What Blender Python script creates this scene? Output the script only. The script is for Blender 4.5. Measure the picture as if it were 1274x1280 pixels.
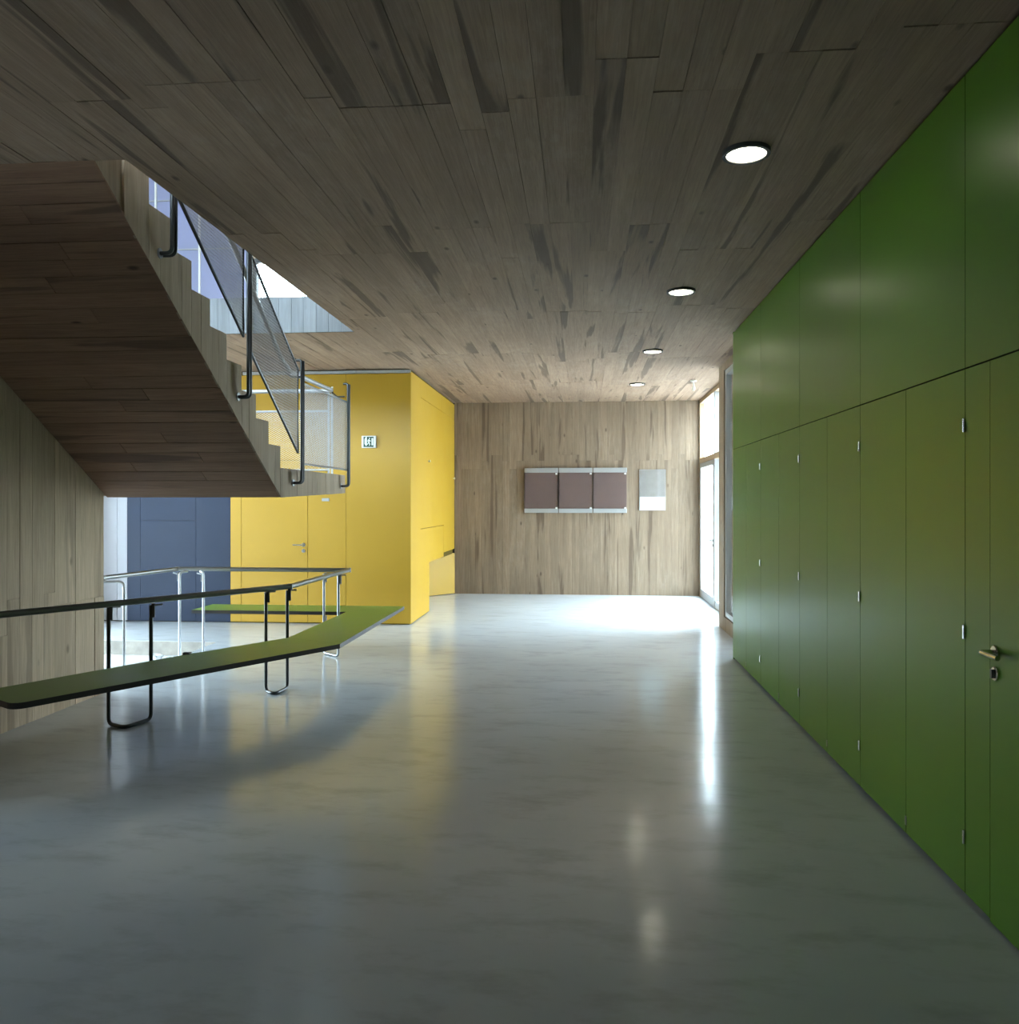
import bpy, bmesh, math, random
from mathutils import Vector, Matrix

for o in list(bpy.data.objects):
    bpy.data.objects.remove(o, do_unlink=True)
scene = bpy.context.scene
C = scene.collection
R = random.Random(7)

# ------------------------------------------------------------------ camera
F_PX, EYE = 1030.0, 1.57
cam_d = bpy.data.cameras.new('camera')
cam_d.sensor_fit = 'AUTO'
cam_d.sensor_width = 36.0
cam_d.lens = F_PX / 1280.0 * 36.0
cam_d.shift_y = -12.0 / 1280.0
cam_d.clip_start = 0.05
cam_d.clip_end = 300
cam = bpy.data.objects.new('camera', cam_d)
cam.location = (0, 0, EYE)
cam.rotation_euler = (math.radians(90), 0, math.atan(90.0 / F_PX))
C.objects.link(cam)
scene.camera = cam

# ------------------------------------------------------------------ sky, exposure
SKY = (0.69, 0.865, 1.0)
SKY_STRENGTH = 26.0
w = bpy.data.worlds.new('overcast_sky')
scene.world = w
w.use_nodes = True
bg = w.node_tree.nodes['Background']
bg.inputs['Color'].default_value = (*SKY, 1)
# overcast sky: zenith three times as bright as the horizon
_wn, _wl = w.node_tree.nodes, w.node_tree.links
_tc = _wn.new('ShaderNodeTexCoord')
_sp = _wn.new('ShaderNodeSeparateXYZ')
_wl.new(_tc.outputs['Generated'], _sp.inputs[0])
_mr = _wn.new('ShaderNodeMapRange')
_mr.inputs['To Min'].default_value = SKY_STRENGTH / 3.0
_mr.inputs['To Max'].default_value = SKY_STRENGTH
_wl.new(_sp.outputs['Z'], _mr.inputs['Value'])
_wl.new(_mr.outputs['Result'], bg.inputs['Strength'])
scene.view_settings.view_transform = 'Standard'
scene.view_settings.look = 'None'
scene.view_settings.gamma = 1.0
scene.view_settings.use_curve_mapping = False
scene.view_settings.exposure = 1.3
LAMP_STRENGTH = 8.0


def portal(name, loc, direction, sx, sy):
    """light portal filling a window opening: lets daylight be sampled well"""
    l = bpy.data.lights.new(name, 'AREA')
    l.shape = 'RECTANGLE'
    l.size, l.size_y = sx, sy
    l.cycles.is_portal = True
    o = bpy.data.objects.new(name, l)
    o.location = loc
    o.rotation_euler = Vector(direction).to_track_quat('-Z', 'Y').to_euler()
    C.objects.link(o)


# ------------------------------------------------------------------ room measures (metres)
CEIL = 3.28           # underside of the ceiling
UP = 3.61             # upper floor level
GX = 1.515            # face of the green cupboards
RX = 2.0              # glazed entrance plane
FARY = 14.06          # concrete end wall
YF = 10.41            # face of the yellow and blue walls
WX = -3.92            # concrete wall beside the stair
HX = -6.75            # outer wall of the hall beyond the stair
SX = -2.43            # outer side of the stair flight
HOLE = (-5.6, -2.27, 3.93, 8.10)   # stairwell opening x0 x1 y0 y1

# ------------------------------------------------------------------ materials
MATS = {}


def newmat(name):
    m = bpy.data.materials.new(name)
    m.use_nodes = True
    nt = m.node_tree
    b = nt.nodes['Principled BSDF']
    MATS[name] = m
    return m, nt, b


def N(nt, typ, **kw):
    n = nt.nodes.new(typ)
    for k, v in kw.items():
        setattr(n, k, v)
    return n


def math_node(nt, op, a, b=None, clamp=False):
    n = N(nt, 'ShaderNodeMath', operation=op, use_clamp=clamp)
    for i, v in enumerate((a, b)):
        if v is None:
            continue
        if isinstance(v, (int, float)):
            n.inputs[i].default_value = v
        else:
            nt.links.new(v, n.inputs[i])
    return n.outputs[0]


def ramp(nt, fac, p0, p1, c0=0.0, c1=1.0):
    n = N(nt, 'ShaderNodeMapRange')
    nt.links.new(fac, n.inputs['Value'])
    n.inputs['From Min'].default_value = p0
    n.inputs['From Max'].default_value = p1
    n.inputs['To Min'].default_value = c0
    n.inputs['To Max'].default_value = c1
    return n.outputs['Result']


def mixc(nt, fac, a, b, blend='MIX'):
    n = N(nt, 'ShaderNodeMix', data_type='RGBA', blend_type=blend)
    if isinstance(fac, (int, float)):
        n.inputs[0].default_value = fac
    else:
        nt.links.new(fac, n.inputs[0])
    for i, v in ((6, a), (7, b)):
        if isinstance(v, tuple):
            n.inputs[i].default_value = (*v, 1)
        else:
            nt.links.new(v, n.inputs[i])
    return n.outputs[2]


def noise(nt, vec, scale, detail=4, rough=0.6, dist=0.0):
    n = N(nt, 'ShaderNodeTexNoise')
    nt.links.new(vec, n.inputs['Vector'])
    n.inputs['Scale'].default_value = scale
    n.inputs['Detail'].default_value = detail
    n.inputs['Roughness'].default_value = rough
    n.inputs['Distortion'].default_value = dist
    return n.outputs['Fac']


def vmul(nt, v, s):
    n = N(nt, 'ShaderNodeVectorMath', operation='MULTIPLY')
    nt.links.new(v, n.inputs[0])
    n.inputs[1].default_value = s
    return n.outputs[0]


def bump(nt, b, h, strength, dist):
    n = N(nt, 'ShaderNodeBump')
    n.inputs['Strength'].default_value = strength
    n.inputs['Distance'].default_value = dist
    nt.links.new(h, n.inputs['Height'])
    nt.links.new(n.outputs[0], b.inputs['Normal'])


def board_concrete(name, axis, light, mid, dark, stain=0.55, grey=0.3, knots=0.8):
    """concrete that carries the grain of its shuttering boards; axis = board direction"""
    m, nt, b = newmat(name)
    geo = N(nt, 'ShaderNodeNewGeometry')
    rnd = N(nt, 'ShaderNodeObjectInfo').outputs['Random']
    off = N(nt, 'ShaderNodeCombineXYZ')
    nt.links.new(math_node(nt, 'MULTIPLY', rnd, 61.0), off.inputs[0])
    nt.links.new(math_node(nt, 'MULTIPLY', rnd, 37.0), off.inputs[1])
    nt.links.new(math_node(nt, 'MULTIPLY', rnd, 83.0), off.inputs[2])

    def stretched(along, across, shift=True):
        s = [across] * 3
        s[axis] = along
        v = vmul(nt, geo.outputs['Position'], tuple(s))
        if shift:
            a = N(nt, 'ShaderNodeVectorMath', operation='ADD')
            nt.links.new(v, a.inputs[0])
            nt.links.new(off.outputs[0], a.inputs[1])
            v = a.outputs[0]
        return v
    tone = math_node(nt, 'FRACT', math_node(nt, 'MULTIPLY', rnd, 7.31))
    streak = noise(nt, stretched(0.9, 14.0), 1.0, 6, 0.68, 0.8)
    grain = noise(nt, stretched(3.0, 80.0), 1.0, 4, 0.6, 1.0)
    blotch = noise(nt, stretched(0.5, 0.9, False), 1.6, 5, 0.65)
    st = noise(nt, stretched(0.42, 7.0), 0.8, 4, 0.55, 0.5)
    mott = noise(nt, stretched(6.0, 14.0, False), 1.0, 6, 0.7)
    col = mixc(nt, ramp(nt, streak, 0.3, 0.72), light, mid)
    tn = N(nt, 'ShaderNodeMapRange')
    nt.links.new(tone, tn.inputs['Value'])
    tn.inputs['To Min'].default_value = 0.86
    tn.inputs['To Max'].default_value = 1.10
    col = mixc(nt, 1.0, col, tn.outputs[0], 'MULTIPLY')
    col = mixc(nt, ramp(nt, blotch, 0.38, 0.66, 0.0, 0.45), col, mid)
    # grey, lime-washed patches
    gsel = math_node(nt, 'MULTIPLY', ramp(nt, blotch, 0.55, 0.30), ramp(nt, mott, 0.45, 0.65), True)
    col = mixc(nt, math_node(nt, 'MULTIPLY', gsel, grey), col, (light[0] * 1.05, light[1] * 1.16, light[2] * 1.32))
    # dark resin stains
    col = mixc(nt, ramp(nt, st, 0.585, 0.63, 0.0, stain), col, dark)
    # pores, grain lines
    col = mixc(nt, ramp(nt, grain, 0.35, 0.70, 0.0, 0.30), col, dark)
    # knots
    vo = N(nt, 'ShaderNodeTexVoronoi')
    nt.links.new(stretched(2.2, 4.5), vo.inputs['Vector'])
    vo.inputs['Scale'].default_value = 1.0
    col = mixc(nt, ramp(nt, vo.outputs['Distance'], 0.10, 0.04, 0.0, knots), col, dark)
    nt.links.new(col, b.inputs['Base Color'])
    b.inputs['Roughness'].default_value = 0.78
    b.inputs['Specular IOR Level'].default_value = 0.3
    h = math_node(nt, 'ADD', grain, math_node(nt, 'MULTIPLY', streak, 1.5))
    bump(nt, b, h, 0.25, 0.004)
    return m


def flat(name, col, rough, metal=0.0, spec=0.5, var=0.06, vscale=3.0, bumpy=0.0, bscale=60):
    """plain coloured surface with slight procedural unevenness"""
    m, nt, b = newmat(name)
    geo = N(nt, 'ShaderNodeNewGeometry')
    n = noise(nt, geo.outputs['Position'], vscale, 4, 0.6)
    lo = tuple(max(0, c * (1 - var)) for c in col)
    hi = tuple(min(1, c * (1 + var)) for c in col)
    nt.links.new(mixc(nt, ramp(nt, n, 0.3, 0.7), lo, hi), b.inputs['Base Color'])
    nt.links.new(ramp(nt, n, 0.3, 0.7, rough * 0.92, rough * 1.08), b.inputs['Roughness'])
    b.inputs['Metallic'].default_value = metal
    b.inputs['Specular IOR Level'].default_value = spec
    if bumpy:
        g = noise(nt, geo.outputs['Position'], bscale, 3, 0.6)
        bump(nt, b, g, bumpy, 0.002)
    return m


def glass(name, tint=(0.97, 0.985, 0.98), refl_rough=0.0):
    m = bpy.data.materials.new(name)
    m.use_nodes = True
    nt = m.node_tree
    nt.nodes.clear()
    out = N(nt, 'ShaderNodeOutputMaterial')
    mx = N(nt, 'ShaderNodeMixShader')
    tr = N(nt, 'ShaderNodeBsdfTransparent')
    tr.inputs[0].default_value = (*tint, 1)
    gl = N(nt, 'ShaderNodeBsdfGlossy')
    gl.inputs['Roughness'].default_value = refl_rough
    # pane reflectance: same from both sides, rising towards grazing view
    geo = N(nt, 'ShaderNodeNewGeometry')
    dt = N(nt, 'ShaderNodeVectorMath', operation='DOT_PRODUCT')
    nt.links.new(geo.outputs['Incoming'], dt.inputs[0])
    nt.links.new(geo.outputs['Normal'], dt.inputs[1])
    c = math_node(nt, 'ABSOLUTE', dt.outputs['Value'])
    p5 = math_node(nt, 'POWER', math_node(nt, 'SUBTRACT', 1.0, c, True), 5.0)
    nt.links.new(math_node(nt, 'ADD', math_node(nt, 'MULTIPLY', p5, 0.55), 0.035), mx.inputs[0])
    nt.links.new(tr.outputs[0], mx.inputs[1])
    nt.links.new(gl.outputs[0], mx.inputs[2])
    nt.links.new(mx.outputs[0], out.inputs[0])
    MATS[name] = m
    return m


board_concrete('conc_ceiling', 1, (0.39, 0.268, 0.183), (0.262, 0.174, 0.115), (0.075, 0.048, 0.031), 0.68, 0.55)
board_concrete('conc_wall', 2, (0.36, 0.272, 0.185), (0.21, 0.150, 0.098), (0.09, 0.06, 0.038), 0.65, 0.35, 0.8)
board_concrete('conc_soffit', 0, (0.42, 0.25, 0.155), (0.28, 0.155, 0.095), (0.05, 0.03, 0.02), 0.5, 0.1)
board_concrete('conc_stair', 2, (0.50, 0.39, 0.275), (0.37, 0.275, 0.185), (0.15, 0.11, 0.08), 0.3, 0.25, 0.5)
board_concrete('conc_stairwall', 2, (0.72, 0.56, 0.39), (0.55, 0.41, 0.275), (0.17, 0.12, 0.08), 0.35, 0.3, 0.6)
board_concrete('conc_fascia', 2, (0.23, 0.245, 0.26), (0.16, 0.17, 0.18), (0.10, 0.10, 0.10), 0.3, 0.2, 0.3)
flat('conc_plain', (0.36, 0.33, 0.29), 0.85, spec=0.3, var=0.2, vscale=6, bumpy=0.3)
flat('joint_dark', (0.05, 0.042, 0.035), 0.9, spec=0.1)
flat('green_paint', (0.058, 0.142, 0.006), 0.33, var=0.05, vscale=0.8)
flat('green_dark', (0.012, 0.03, 0.004), 0.7, spec=0.2)
flat('yellow_paint', (0.45, 0.26, 0.014), 0.45, var=0.03, vscale=1.5)
flat('yellow_dark', (0.10, 0.065, 0.01), 0.8, spec=0.2)
flat('blue_paint', (0.012, 0.022, 0.05), 0.5, spec=0.3, var=0.08, vscale=1.5)
flat('white_paint', (0.38, 0.38, 0.415), 0.5, var=0.02)
flat('lino_green', (0.135, 0.225, 0.028), 0.42, var=0.10, vscale=2.5, spec=0.4)
flat('edge_dark', (0.022, 0.016, 0.012), 0.45)
flat('steel', (0.34, 0.345, 0.35), 0.38, metal=0.9, var=0.08, vscale=12)
flat('steel_dark', (0.075, 0.078, 0.08), 0.35, metal=0.8, var=0.08, vscale=12)
flat('rail_grey', (0.20, 0.20, 0.19), 0.32, metal=0.75, var=0.06, vscale=9)
flat('chrome', (0.62, 0.60, 0.56), 0.25, metal=1.0, var=0.03)
flat('galvanised', (0.55, 0.57, 0.60), 0.42, metal=0.55, var=0.1, vscale=25)
flat('alu', (0.42, 0.42, 0.41), 0.45, metal=0.5, var=0.04)
flat('wood_frame', (0.42, 0.30, 0.18), 0.6, var=0.15, vscale=20)
flat('brown_back', (0.20, 0.145, 0.125), 0.75, var=0.06)
flat('paper', (0.68, 0.70, 0.71), 0.7, var=0.02)
flat('paper_grey', (0.29, 0.25, 0.235), 0.5, var=0.08, vscale=9)
flat('plastic_white', (0.78, 0.78, 0.74), 0.45, var=0.02)
flat('sign_green', (0.006, 0.055, 0.025), 0.4, var=0.03)
flat('sign_white', (0.72, 0.82, 0.76), 0.5, var=0.02)
flat('lamp_ring', (0.035, 0.036, 0.034), 0.5, var=0.02)
flat('ext_render', (0.42, 0.42, 0.44), 0.9, spec=0.2, var=0.06, vscale=2.0)
flat('ground', (0.36, 0.35, 0.33), 0.9, spec=0.2, var=0.2, vscale=1.0)
glass('glass')
glass('glass_case', (0.93, 0.91, 0.91))

m, nt, b = newmat('lamp_glow')
b.inputs['Base Color'].default_value = (0.9, 0.9, 0.85, 1)
b.inputs['Emission Color'].default_value = (1.0, 0.93, 0.72, 1)
b.inputs['Emission Strength'].default_value = LAMP_STRENGTH

m, nt, b = newmat('frosted_glass')      # translucent bluish panes upstairs
b.inputs['Base Color'].default_value = (0.36, 0.38, 0.50, 1)
b.inputs['Roughness'].default_value = 0.4
out = nt.nodes['Material Output']
tl = N(nt, 'ShaderNodeBsdfTranslucent')
tl.inputs[0].default_value = (0.17, 0.18, 0.26, 1)
mx = N(nt, 'ShaderNodeMixShader')
mx.inputs[0].default_value = 0.35
nt.links.new(b.outputs[0], mx.inputs[1])
nt.links.new(tl.outputs[0], mx.inputs[2])
nt.links.new(mx.outputs[0], out.inputs[0])

m, nt, b = newmat('floor_screed')       # polished, sealed cement floor
geo = N(nt, 'ShaderNodeNewGeometry')
pos = geo.outputs['Position']
big = noise(nt, pos, 0.55, 5, 0.6)
rot = N(nt, 'ShaderNodeMapping')
nt.links.new(pos, rot.inputs['Vector'])
rot.inputs['Rotation'].default_value = (0, 0, 0.45)
rot.inputs['Scale'].default_value = (1.0, 2.4, 1.0)
sweep = noise(nt, rot.outputs[0], 2.2, 7, 0.66)
spk = noise(nt, pos, 60, 2, 0.5)
col = mixc(nt, ramp(nt, big, 0.3, 0.7), (0.49, 0.53, 0.56), (0.59, 0.625, 0.65))
col = mixc(nt, ramp(nt, sweep, 0.50, 0.80, 0.0, 0.55), col, (0.25, 0.25, 0.235))
nt.links.new(col, b.inputs['Base Color'])
nt.links.new(ramp(nt, sweep, 0.3, 0.7, 0.10, 0.18), b.inputs['Roughness'])
b.inputs['Specular IOR Level'].default_value = 0.5
wav = noise(nt, rot.outputs[0], 7.0, 3, 0.5)
bump(nt, b, wav, 0.10, 0.006)
M = MATS

# ------------------------------------------------------------------ builders
WORLD = {}            # world location of each object


def tag(o, label=None, cat=None, group=None, kind=None):
    if label: o['label'] = label
    if cat: o['category'] = cat
    if group: o['group'] = group
    if kind: o['kind'] = kind
    return o


def empty(name, loc, label=None, cat=None, group=None, kind=None):
    o = bpy.data.objects.new(name, None)
    o.empty_display_size = 0.1
    C.objects.link(o)
    o.location = loc
    WORLD[o] = Vector(loc)
    return tag(o, label, cat, group, kind)


def place(o, wl, parent=None):
    wl = Vector(wl)
    WORLD[o] = wl
    if parent is not None:
        o.parent = parent
        o.location = wl - WORLD[parent]
    else:
        o.location = wl
    return o


def mesh_obj(name, verts, faces, mat, parent=None, smooth=False, origin=None):
    vs = [Vector(v) for v in verts]
    lo = Vector([min(v[i] for v in vs) for i in range(3)])
    hi = Vector([max(v[i] for v in vs) for i in range(3)])
    ctr = Vector(((lo.x + hi.x) / 2, (lo.y + hi.y) / 2, lo.z)) if origin is None else Vector(origin)
    me = bpy.data.meshes.new(name)
    me.from_pydata([v - ctr for v in vs], [], faces)
    bm = bmesh.new()
    bm.from_mesh(me)
    bmesh.ops.recalc_face_normals(bm, faces=bm.faces)
    bm.to_mesh(me)
    bm.free()
    me.materials.append(M[mat])
    if smooth:
        me.polygons.foreach_set('use_smooth', [True] * len(me.polygons))
        try:
            me.set_sharp_from_angle(angle=math.radians(40))
        except Exception:
            pass
    o = bpy.data.objects.new(name, me)
    C.objects.link(o)
    return place(o, ctr, parent)


class MB:
    """collects geometry of ONE part"""
    def __init__(self):
        self.v, self.f = [], []

    def add(self, v, f):
        n = len(self.v)
        self.v += [tuple(p) for p in v]
        self.f += [tuple(i + n for i in q) for q in f]
        return self

    def box(self, x0, x1, y0, y1, z0, z1):
        v = [(x, y, z) for z in (z0, z1) for y in (y0, y1) for x in (x0, x1)]
        return self.add(v, [(0, 2, 3, 1), (4, 5, 7, 6), (0, 1, 5, 4), (2, 6, 7, 3), (0, 4, 6, 2), (1, 3, 7, 5)])

    def bev(self, x0, x1, y0, y1, z0, z1, r=0.003):
        """box with all edges bevelled"""
        bm = bmesh.new()
        bmesh.ops.create_cube(bm, size=1.0)
        for v in bm.verts:
            v.co = Vector((x0 if v.co.x < 0 else x1, y0 if v.co.y < 0 else y1, z0 if v.co.z < 0 else z1))
        bmesh.ops.bevel(bm, geom=list(bm.edges), offset=r, segments=1, affect='EDGES', profile=0.5)
        bm.verts.index_update()
        self.add([v.co[:] for v in bm.verts], [[v.index for v in f.verts] for f in bm.faces])
        bm.free()
        return self

    def prism(self, poly, axis, a, b):
        """polygon (list of 2-tuples in the two other axes, in axis order) extruded along axis"""
        n = len(poly)

        def p3(p, t):
            q = list(p)
            q.insert(axis, t)
            return tuple(q)
        v = [p3(p, a) for p in poly] + [p3(p, b) for p in poly]
        f = [tuple(range(n)), tuple(range(2 * n - 1, n - 1, -1))]
        f += [(i, (i + 1) % n, n + (i + 1) % n, n + i) for i in range(n)]
        return self.add(v, f)

    def tube(self, pts, r, seg=10, fillet=0.0, closed=False, fseg=5):
        pts = [Vector(p) for p in pts]
        if fillet > 0:
            out = []
            n = len(pts)
            for i, p in enumerate(pts):
                if not closed and i in (0, n - 1):
                    out.append(p)
                    continue
                a, c = pts[i - 1], pts[(i + 1) % n]
                d0, d1 = (a - p), (c - p)
                ang = d0.angle(d1)
                if ang > math.pi - 0.05:
                    out.append(p)
                    continue
                fl = min(fillet / math.tan(ang / 2), d0.length * 0.49, d1.length * 0.49)
                p0, p1 = p + d0.normalized() * fl, p + d1.normalized() * fl
                for k in range(fseg + 1):
                    t = k / fseg
                    out.append((1 - t) ** 2 * p0 + 2 * t * (1 - t) * p + t * t * p1)
            pts = out
        n = len(pts)
        tang = []
        for i in range(n):
            if closed:
                t = pts[(i + 1) % n] - pts[i - 1]
            else:
                t = pts[min(i + 1, n - 1)] - pts[max(i - 1, 0)]
            tang.append(t.normalized())
        up = Vector((0, 0, 1)) if abs(tang[0].z) < 0.9 else Vector((1, 0, 0))
        nr = (up - tang[0] * up.dot(tang[0])).normalized()
        v, f = [], []
        for i in range(n):
            nr = (nr - tang[i] * nr.dot(tang[i])).normalized()
            bn = tang[i].cross(nr)
            for k in range(seg):
                a = 2 * math.pi * k / seg
                v.append(pts[i] + (nr * math.cos(a) + bn * math.sin(a)) * r)
        rings = n if closed else n - 1
        for i in range(rings):
            j = (i + 1) % n
            for k in range(seg):
                k2 = (k + 1) % seg
                f.append((i * seg + k, i * seg + k2, j * seg + k2, j * seg + k))
        if not closed:
            f.append(tuple(range(seg - 1, -1, -1)))
            f.append(tuple((n - 1) * seg + k for k in range(seg)))
        return self.add(v, f)

    def lathe(self, prof, ctr, axis=2, seg=28, caps=True):
        """profile [(r, h)] turned about an axis through ctr"""
        v, f = [], []
        n = len(prof)
        for k in range(seg):
            a = 2 * math.pi * k / seg
            for r, h in prof:
                p = [r * math.cos(a), r * math.sin(a)]
                p.insert(axis, h)
                v.append(tuple(ctr[i] + p[i] for i in range(3)))
        for k in range(seg):
            k2 = (k + 1) % seg
            for i in range(n - 1):
                f.append((k * n + i, k2 * n + i, k2 * n + i + 1, k * n + i + 1))
        if caps:
            f.append(tuple(k * n for k in range(seg)))
            f.append(tuple(k * n + n - 1 for k in range(seg)))
        return self.add(v, f)

    def build(self, name, mat, parent=None, smooth=False, origin=None):
        return mesh_obj(name, self.v, self.f, mat, parent, smooth, origin)


def box(name, x0, x1, y0, y1, z0, z1, mat, parent=None):
    return MB().box(x0, x1, y0, y1, z0, z1).build(name, mat, parent)


def struct(o, label, cat=None):
    o['kind'] = 'structure'
    o['label'] = label
    if cat: o['category'] = cat
    return o


def front(name, x0, x1, y0, y1, z0, z1, par):
    """green board front: painted face, dark cut edges"""
    o = MB().box(x0, x1, y0, y1, z0, z1).build(name, 'green_paint', par)
    o.data.materials.append(M['green_dark'])
    for p in o.data.polygons:
        p.material_index = 0 if abs(p.normal.x) > .9 else 1
    return o


UNIT = {}


def unit_mesh(mat):
    if mat not in UNIT:
        me = bpy.data.meshes.new('board_unit')
        v = [(x, y, z) for z in (-.5, .5) for y in (-.5, .5) for x in (-.5, .5)]
        me.from_pydata(v, [], [(0, 2, 3, 1), (4, 5, 7, 6), (0, 1, 5, 4), (2, 6, 7, 3), (0, 4, 6, 2), (1, 3, 7, 5)])
        me.materials.append(M[mat])
        UNIT[mat] = me
    return UNIT[mat]


def board(x0, x1, y0, y1, z0, z1, mat, parent, name='board', rot=None, ctr=None):
    """one board-wide strip of cast concrete, own object, shared mesh"""
    o = bpy.data.objects.new(name, unit_mesh(mat))
    C.objects.link(o)
    c = ctr if ctr is not None else ((x0 + x1) / 2, (y0 + y1) / 2, (z0 + z1) / 2)
    place(o, c, parent)
    o.scale = (x1 - x0, y1 - y0, z1 - z0)
    if rot:
        o.rotation_euler = rot
    return o


GAP = 0.0014
JOINT = 0.004

# ================================================================== STRUCTURE
# ---- floor with the sunken strip beside the stair
fm = MB()
XL, XR, Y0 = -8.6, 2.3, -5.0
XP = -9.7
RXE, RY0, RY1 = -4.08, 6.9, 8.95      # recess: x < RXE, RY0 < y < RY1
fm.box(XL, RXE, Y0, RY0, -0.3, 0).box(XP, XL, -0.2, 4.1, -0.3, 0)
fm.box(RXE, XR, Y0, 8.42, -0.3, 0).box(RXE, RX + .06, 8.42, FARY + 0.3, -0.3, 0)
fm.box(XL, RXE, RY1, FARY + 0.3, -0.3, 0)
fm.box(XL, RXE, RY0, RY1, -0.45, -0.16)
floor = struct(fm.build('floor', 'floor_screed'), 'polished grey cement floor with a sunken strip beside the stair')
mb = MB().box(XL + .02, RXE - .01, RY1 - 0.012, RY1 + 0.001, -0.16, -0.004)
mb.build('step_riser', 'conc_plain', floor)

# ---- ceiling slab with stairwell opening + board strips
hx0, hx1, hy0, hy1 = HOLE
cm = MB()
zb = CEIL + 0.010
cm.box(XL, XR, Y0, hy0, zb, UP).box(XP, XL, -0.2, 4.1, zb, UP)
cm.box(hx1, XR, hy0, hy1, zb, UP)
cm.box(XL, RX + .06, hy1, FARY + 0.3, zb, UP)
cm.box(XL, hx0, hy0, hy1, zb, UP)
ceiling = struct(cm.build('ceiling', 'conc_ceiling'), 'board-marked brown concrete ceiling over the hall')


def ceil_rows(xa, xb, ya, yb, n, cuts):
    wd = (xb - xa) / n
    k = 0
    cur = None
    left = 0
    for i in range(n):
        if left <= 0:
            cur = [c + R.uniform(-0.45, 0.45) for c in cuts]
            left = R.randint(1, 4)
        left -= 1
        ys = [ya] + [c for c in cur if ya + 0.25 < c < yb - 0.25] + [yb]
        for a, b2 in zip(ys[:-1], ys[1:]):
            z = CEIL + R.uniform(-0.002, 0.002)
            board(xa + i * wd + GAP / 2, xa + (i + 1) * wd - GAP / 2, a + JOINT / 2, b2 - JOINT / 2, z, zb + 0.02, 'conc_ceiling', ceiling)
            k += 1
    return k


nb = ceil_rows(hx1, GX + 0.005, 1.4, FARY - 0.004, 31, [3.5, 5.4, 7.4, 9.6, 11.8])
nb += ceil_rows(GX + 0.005, RX - 0.02, 8.52, FARY - 0.004, 4, [10.6, 12.4])
nb += ceil_rows(-3.35, hx1, 1.4, hy0, 9, [2.9])
nb += ceil_rows(-4.6, hx1, hy1, YF - 0.03, 19, [])

# ---- concrete end wall
wall_far = struct(box('wall_far', -4.7, RX + 0.02, FARY, FARY + 0.3, 0, CEIL + 0.02, 'joint_dark'),
                  'board-marked concrete end wall carrying the notice cases')


def wall_boards(par, mat, along, a0, a1, n, zs, face, thick, sgn):
    """vertical boards; along='x' or 'y'; face = plane coordinate, sgn = direction the face looks"""
    wd = (a1 - a0) / n
    for i in range(n):
        cuts = [z + R.choice((-0.14, 0.0, 0.0, 0.10)) for z in zs[1:-1]]
        zz = [zs[0]] + cuts + [zs[-1]]
        for za, zc in zip(zz[:-1], zz[1:]):
            e = face + sgn * R.uniform(-0.002, 0.002)
            lo, hi = sorted((e, face - sgn * thick))
            p, q = a0 + i * wd + GAP / 2, a0 + (i + 1) * wd - GAP / 2
            if along == 'x':
                board(p, q, lo, hi, za + GAP / 2, zc - GAP / 2, mat, par)
            else:
                board(lo, hi, p, q, za + GAP / 2, zc - GAP / 2, mat, par)


wall_boards(wall_far, 'conc_wall', 'x', -2.178, RX - 0.015, 35, [0.0, 2.28, CEIL], FARY - 0.012, 0.02, -1)

# ---- concrete wall under the stair flight
WY0, WY1 = 3.80, 6.47
# wall top follows the soffit of the flight
SOF_Y0, SOF_Z0, SOF_Y1, SOF_Z1 = 6.51, 1.61, 3.92, 3.28     # soffit line
SLOPE = (SOF_Z1 - SOF_Z0) / (SOF_Y0 - SOF_Y1)


def sof(y):
    return SOF_Z0 + (SOF_Y0 - y) * SLOPE


wl = MB().box(WX - 0.30, WX - 0.012, WY0, WY1, 0, CEIL)
wall_left = struct(wl.build('wall_left', 'conc_stairwall'), 'board-marked concrete wall beneath the stair flight')
wall_boards(wall_left, 'conc_stairwall', 'y', WY0, WY1, 21, [0.0, 0.80, CEIL], WX, 0.02, 1)
# its return towards the window beside the camera
wr = struct(box('wall_left_return', -9.7, WX - 0.30, 3.8, 4.1, 0, CEIL, 'conc_wall'), 'concrete return wall closing the space under the stair')

# ---- blue and white walls in line with the yellow volume
wall_blue = struct(box('wall_center', -5.983, -4.572, YF + 0.022, YF + 0.3, 0, CEIL, 'joint_dark'), 'dark blue panelled wall behind the railing bench')
for (x0, x1, z0, z1) in [(-5.983, -5.80, 0, CEIL), (-5.80, -5.04, 0, 1.33), (-5.80, -5.04, 1.33, 2.25), (-5.80, -5.04, 2.25, CEIL), (-5.04, -4.572, 0, CEIL)]:
    MB().bev(x0 + .001, x1 - .001, YF, YF + 0.02, z0 + (0.012 if z0 == 0 else .001), z1 - .001, 0.0012).build('panel', 'blue_paint', wall_blue)
wall_white = struct(box('wall_end', HX - .2, -5.983, YF + 0.022, YF + 0.3, 0, CEIL, 'joint_dark'), 'white panelled wall next to the blue wall')
for (x0, x1) in [(-5.983 - 0.14, -5.983), (HX, -6.123)]:
    MB().bev(x0 + .0015, x1 - .0015, YF, YF + 0.02, 0.012, CEIL, 0.0015).build('panel', 'white_paint', wall_white)

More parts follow.
